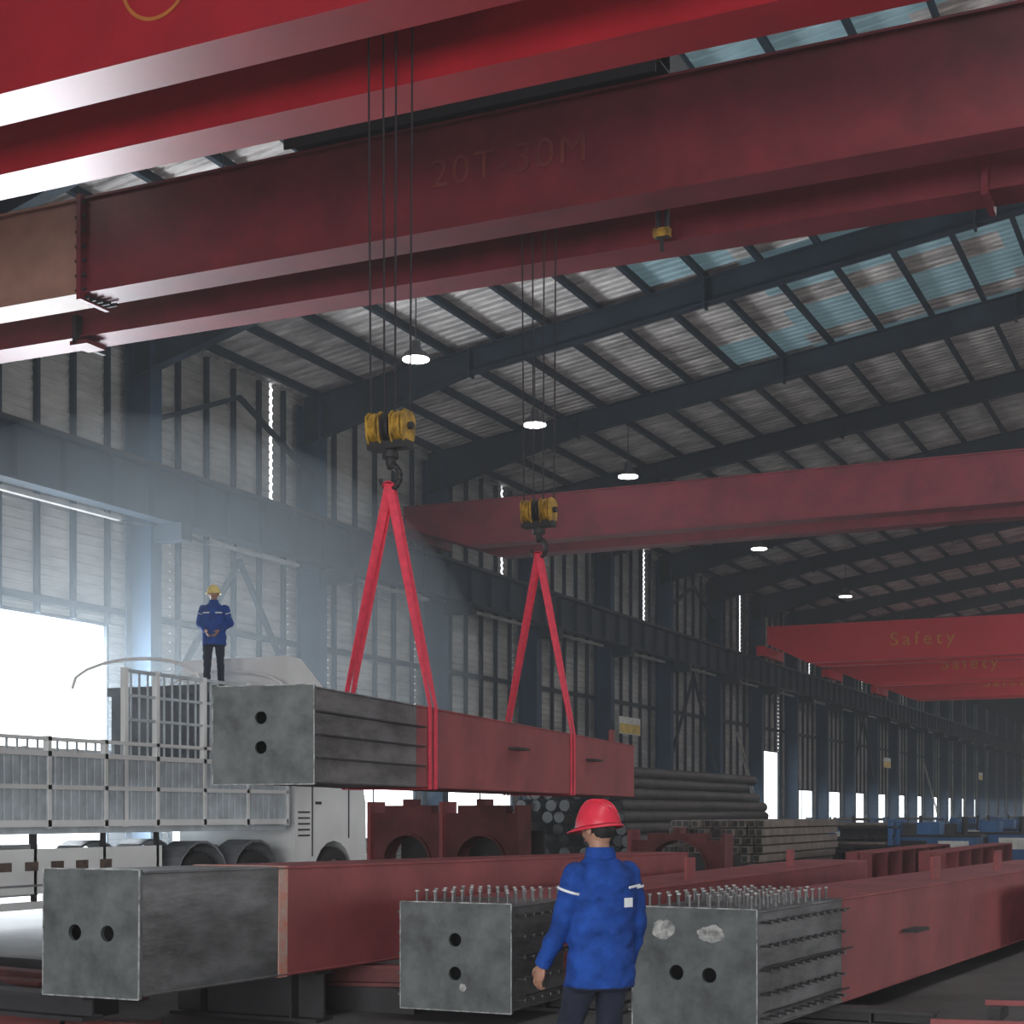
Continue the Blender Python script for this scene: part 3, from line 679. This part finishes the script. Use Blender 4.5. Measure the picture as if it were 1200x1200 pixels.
def person(name, loc, ang, elbR, wrR, elbL, wrL, helmet, kneeR, ankR, kneeL, ankL, head_yaw=0.0, lean=0.0):
    b = MB()
    b.loft([(0, 0.0, 0.745, 0.190, 0.155), (0, 0, 0.78, 0.205, 0.168), (0, 0, 0.90, 0.203, 0.165), (0, 0.0, 1.04, 0.19, 0.152), (0, -0.005, 1.18, 0.20, 0.155), (0, -0.01, 1.30, 0.208, 0.148), (0, -0.012, 1.38, 0.188, 0.125), (0, -0.01, 1.435, 0.13, 0.095), (0, 0, 1.465, 0.08, 0.078), (0, 0.004, 1.50, 0.066, 0.07)], 'jacket', 28)
    arms = []
    for (S, E, Wp) in (((0.185, -0.01, 1.370), elbR, wrR), ((-0.185, -0.01, 1.370), elbL, wrL)):
        capsule(b, S, E, 0.072, 0.060); capsule(b, E, Wp, 0.060, 0.046); arms += [(V3(S), V3(E)), (V3(E), V3(Wp))]
    for (Hp, K, A) in (((0.095, 0, 0.88), kneeR, ankR), ((-0.095, 0, 0.88), kneeL, ankL)):
        capsule(b, Hp, K, 0.098, 0.068); capsule(b, K, A, 0.068, 0.055)
    vs, fs = evalmods(b, [('REMESH', dict(mode='VOXEL', voxel_size=0.013)), ('SMOOTH', dict(factor=0.6, iterations=5))])
    def distseg(p, a, c_):
        d = c_-a; t_ = max(0, min(1, (p-a).dot(d)/d.length_squared)); return (p-(a+d*t_)).length
    out = []
    for v in vs:
        k = noise.noise(V3((v.x*9, v.y*9, v.z*16)))*0.014+noise.noise(V3((v.x*22, v.y*22, v.z*30)))*0.006
        c0 = V3((v.x, v.y, 0)); out.append(v+(c0.normalized() if c0.length > 1e-4 else V3((0, 0, 0)))*k)
    g = MB(); J = []; P = []
    for f in fs:
        c_ = sum((out[i] for i in f), V3())/len(f)
        da = min(distseg(c_, a, e) for a, e in arms)
        (J if (da < 0.085 or c_.z > 0.765) else P).append(f)
    g.add(out, J, 'jacket', True)
    k = g.mi('trouser'); 
    for f in P: g.F.append(list(f)); g.I.append(k); g.S.append(True)
    for A in (ankR, ankL):
        A = V3(A); g.ell((A.x, A.y+0.055, A.z-0.035), (0.05, 0.135, 0.05), 'black', 16, 8); g.bx(A.x-0.048, A.x+0.048, A.y-0.07, A.y+0.175, A.z-0.09, A.z-0.065, 'black'); g.cyl((A.x, A.y, A.z-0.05), (A.x, A.y, A.z+0.06), 0.056, 'black', 12)
    g.cyl((0, 0, 1.44), (0, 0.015, 1.56), 0.055, 'skin', 16)
    g.loft([(0, 0.0, 1.455, 0.088, 0.088), (0, 0.002, 1.50, 0.079, 0.082), (0, 0.004, 1.515, 0.072, 0.074)], 'jacket', 20)
    for (E, Wp) in ((elbR, wrR), (elbL, wrL)):
        E = V3(E); Wp = V3(Wp); d = (Wp-E).normalized(); g.cyl(Wp-d*0.03, Wp+d*0.02, 0.048, 'jacket', 14, 0.046); g.cyl(Wp, Wp+d*0.05, 0.030, 'skin', 12, 0.027)
    for (E, Wp, sx) in ((elbR, wrR, 1), (elbL, wrL, -1)):
        E = V3(E); Wp = V3(Wp); d = (Wp-E).normalized(); hand(g, Wp+d*0.03, (d+V3((0, 0, -0.5))).normalized(), (-sx, 0, 0), (0, 1, 0.2))
    st = len(g.V); hc = V3((0, 0.02, 1.615))
    def hf(v):
        v = v.copy()
        if v.z < 0: v.x *= 1-0.28*(-v.z); v.y = v.y*(1-0.10*(-v.z))+(0.08*(-v.z))
        if v.y > 0.5: v.y *= 0.95
        return v
    g.ell(hc, (0.076, 0.096, 0.118), 'skin', 24, 16, f=hf)
    g.ell(hc+V3((0, -0.012, 0.02)), (0.081, 0.095, 0.108), 'hair', 20, 12, z0=-0.75, f=lambda v: V3((v.x*(1.0 if v.z > -0.3 else 0.93), min(v.y, 0.35 if v.z < 0.2 else 0.6), v.z)))
    g.ell(hc+V3((0, 0.100, -0.012)), (0.013, 0.018, 0.026), 'skin', 10, 8)
    for sx in (-1, 1):
        g.ell(hc+V3((sx*0.080, 0.0, -0.01)), (0.010, 0.02, 0.03), 'skin', 10, 8)
        g.ell(hc+V3((sx*0.030, 0.086, 0.008)), (0.014, 0.008, 0.007), 'white', 10, 6); g.ell(hc+V3((sx*0.030, 0.092, 0.008)), (0.006, 0.004, 0.006), 'hair', 8, 6)
        g.ob(hc+V3((sx*0.014, 0.093, 0.026)), hc+V3((sx*0.046, 0.084, 0.028)), 0.006, 0.006, 'hair')
    g.ell(hc+V3((0, 0.089, -0.052)), (0.024, 0.008, 0.007), 'lip', 12, 6)
    hz = hc+V3((0, -0.004, 0.012))
    g.ell(hz, (0.114, 0.134, 0.145), helmet, 28, 12, z0=0.0)
    n = 28; vv = []
    for i in range(n):
        t_ = 2*math.pi*i/n; fx = math.cos(t_); fy = math.sin(t_)
        ex_ = 0.014+(0.045 if fy > 0.3 else 0.0)*max(0, fy)
        for (dr, dz) in ((0, 0.004), (ex_, -0.012), (ex_, -0.018), (0, -0.004)):
            vv.append(hz+V3(((0.114+dr)*fx, (0.134+dr)*fy, dz)))
    g.add(vv, [(4*i+k_, 4*((i+1) % n)+k_, 4*((i+1) % n)+(k_+1) % 4, 4*i+(k_+1) % 4) for i in range(n) for k_ in range(4)], helmet, True)
    for dx in (-0.03, 0, 0.03):
        pts = [hz+V3((dx, 0.127*math.cos(a), 0.145*math.sin(a))) for a in [math.radians(x) for x in range(25, 156, 10)]]
        g.tube(pts, 0.007, helmet, 6)
    R = Matrix.Translation(hc) @ Matrix.Rotation(head_yaw, 4, 'Z') @ Matrix.Rotation(-lean, 4, 'X') @ Matrix.Translation(-hc); g.xf(R, st)
    for (S, E) in ((V3((0.185, -0.01, 1.37)), V3(elbR)), (V3((-0.185, -0.01, 1.37)), V3(elbL))):
        d = E-S; g.cyl(S+d*0.30, S+d*0.35, 0.0755, 'white', 18, 0.0745, caps=False)
    for x0, x1 in ((0.06, 0.16),):
        g.ob((x0, -0.166+abs(x0)*0.28-0.02, 1.30), (x1, -0.166+abs(x1)*0.28-0.02, 1.31), 0.008, 0.012, 'white'); 
    for x0, x1 in ((-0.16, -0.05), (0.05, 0.16)): g.ob((x0, 0.155-abs(x0)*0.15, 1.29), (x1, 0.155-abs(x1)*0.15, 1.29), 0.008, 0.02, 'white')
    g.ob((0.02, -0.176, 1.22), (0.08, -0.170, 1.22), 0.006, 0.05, 'white')
    o = g.obj(name, fix=True); o.location = loc; o.rotation_euler = (0, 0, ang); return o

person('factory_worker', (-3.14, 7.9, 0.0), math.radians(62), (0.228, -0.05, 1.11), (0.225, 0.04, 0.865), (-0.225, 0.06, 1.11), (-0.225, 0.21, 0.89),
       'helred', (0.10, 0.06, 0.49), (0.10, -0.02, 0.09), (-0.10, 0.16, 0.50), (-0.10, 0.10, 0.09), head_yaw=0.15, lean=0.15)
person('factory_worker', (-15.5, 21.55, 3.74), math.radians(-155), (0.262, -0.06, 1.13), (0.12, 0.14, 1.00), (-0.262, -0.06, 1.13), (-0.12, 0.14, 1.00),
       'helyel', (0.11, 0.02, 0.49), (0.12, -0.02, 0.09), (-0.11, 0.02, 0.49), (-0.12, -0.02, 0.09), head_yaw=0.1)

# ------------------------------------------------------------------ dusty air (thin overall), added ellipsoid volume imitating the door's glare
def vol(name, mb, dens, col, g):
    hm = bpy.data.materials.new(name); hm.use_nodes = True; nt = hm.node_tree; nt.nodes.clear()
    ou = nt.nodes.new('ShaderNodeOutputMaterial'); vs_ = nt.nodes.new('ShaderNodeVolumeScatter')
    vs_.inputs['Color'].default_value = (*col, 1); vs_.inputs['Density'].default_value = dens; vs_.inputs['Anisotropy'].default_value = g
    nt.links.new(vs_.outputs[0], ou.inputs['Volume']); mb.mats = [hm]; mb.obj(name)
v = MB(); v.bx(XL+0.2, XR-0.2, Y0+0.4, Y1-0.4, 0.02, 13.2, 'lamp'); vol('dusty_air', v, 0.0020, (0.92, 0.95, 1.0), 0.2)
v = MB(); v.ell((-18.8, 25.6, 4.7), (4.9, 8.2, 4.6), 'lamp', 48, 28); vol('door_glare_haze', v, 0.015, (0.82, 0.92, 1.0), 0.15)

# ------------------------------------------------------------------ lights & world
wd = bpy.data.worlds.new('sky'); scene.world = wd; wd.use_nodes = True
bg = wd.node_tree.nodes['Background']; bg.inputs['Color'].default_value = (0.92, 0.97, 1.0, 1); bg.inputs['Strength'].default_value = 3.5
def area(nm, loc, rot, sx, sy, e, col=(1, 1, 1)):
    l = bpy.data.lights.new(nm, 'AREA'); l.shape = 'RECTANGLE'; l.size = sx; l.size_y = sy; l.energy = e; l.color = col
    o = bpy.data.objects.new(nm, l); o.location = loc; o.rotation_euler = rot; scene.collection.objects.link(o); return o
PI = math.pi
area('daylight_door_left', (-24.3, 26.15, 3.0), (0, -PI/2, 0), 5.8, 5.8, 3300, (0.85, 0.93, 1))
area('daylight_door_right', (24.3, 26.15, 3.0), (0, PI/2, 0), 5.8, 5.8, 1500, (1, 0.98, 0.96))
area('daylight_gate_near', (0, Y0+0.3, 3.4), (PI/2+0.25, 0, 0), 15.5, 6.6, 3500, (1, 0.97, 0.95))
area('ridge_fill_light', (0, 45, 16.3), (0, 0, 0), 2.0, 110, 3400, (0.96, 0.98, 1))  # added fill lamp, the roof has no opening at the ridge
area('far_fill_light', (0, 130, 16.3), (0, 0, 0), 3.0, 80, 5500, (1, 0.98, 0.97))  # added overhead fill below the closed roof of the far half

# ------------------------------------------------------------------ camera
cam = bpy.data.cameras.new('camera'); co = bpy.data.objects.new('camera', cam); scene.collection.objects.link(co)
cam.sensor_width = 36; cam.lens = 54.9; cam.shift_y = 0.294; cam.clip_end = 600
co.location = (0, 0, 1.7); co.rotation_euler = (PI/2, 0, math.radians(24.92)); scene.camera = co
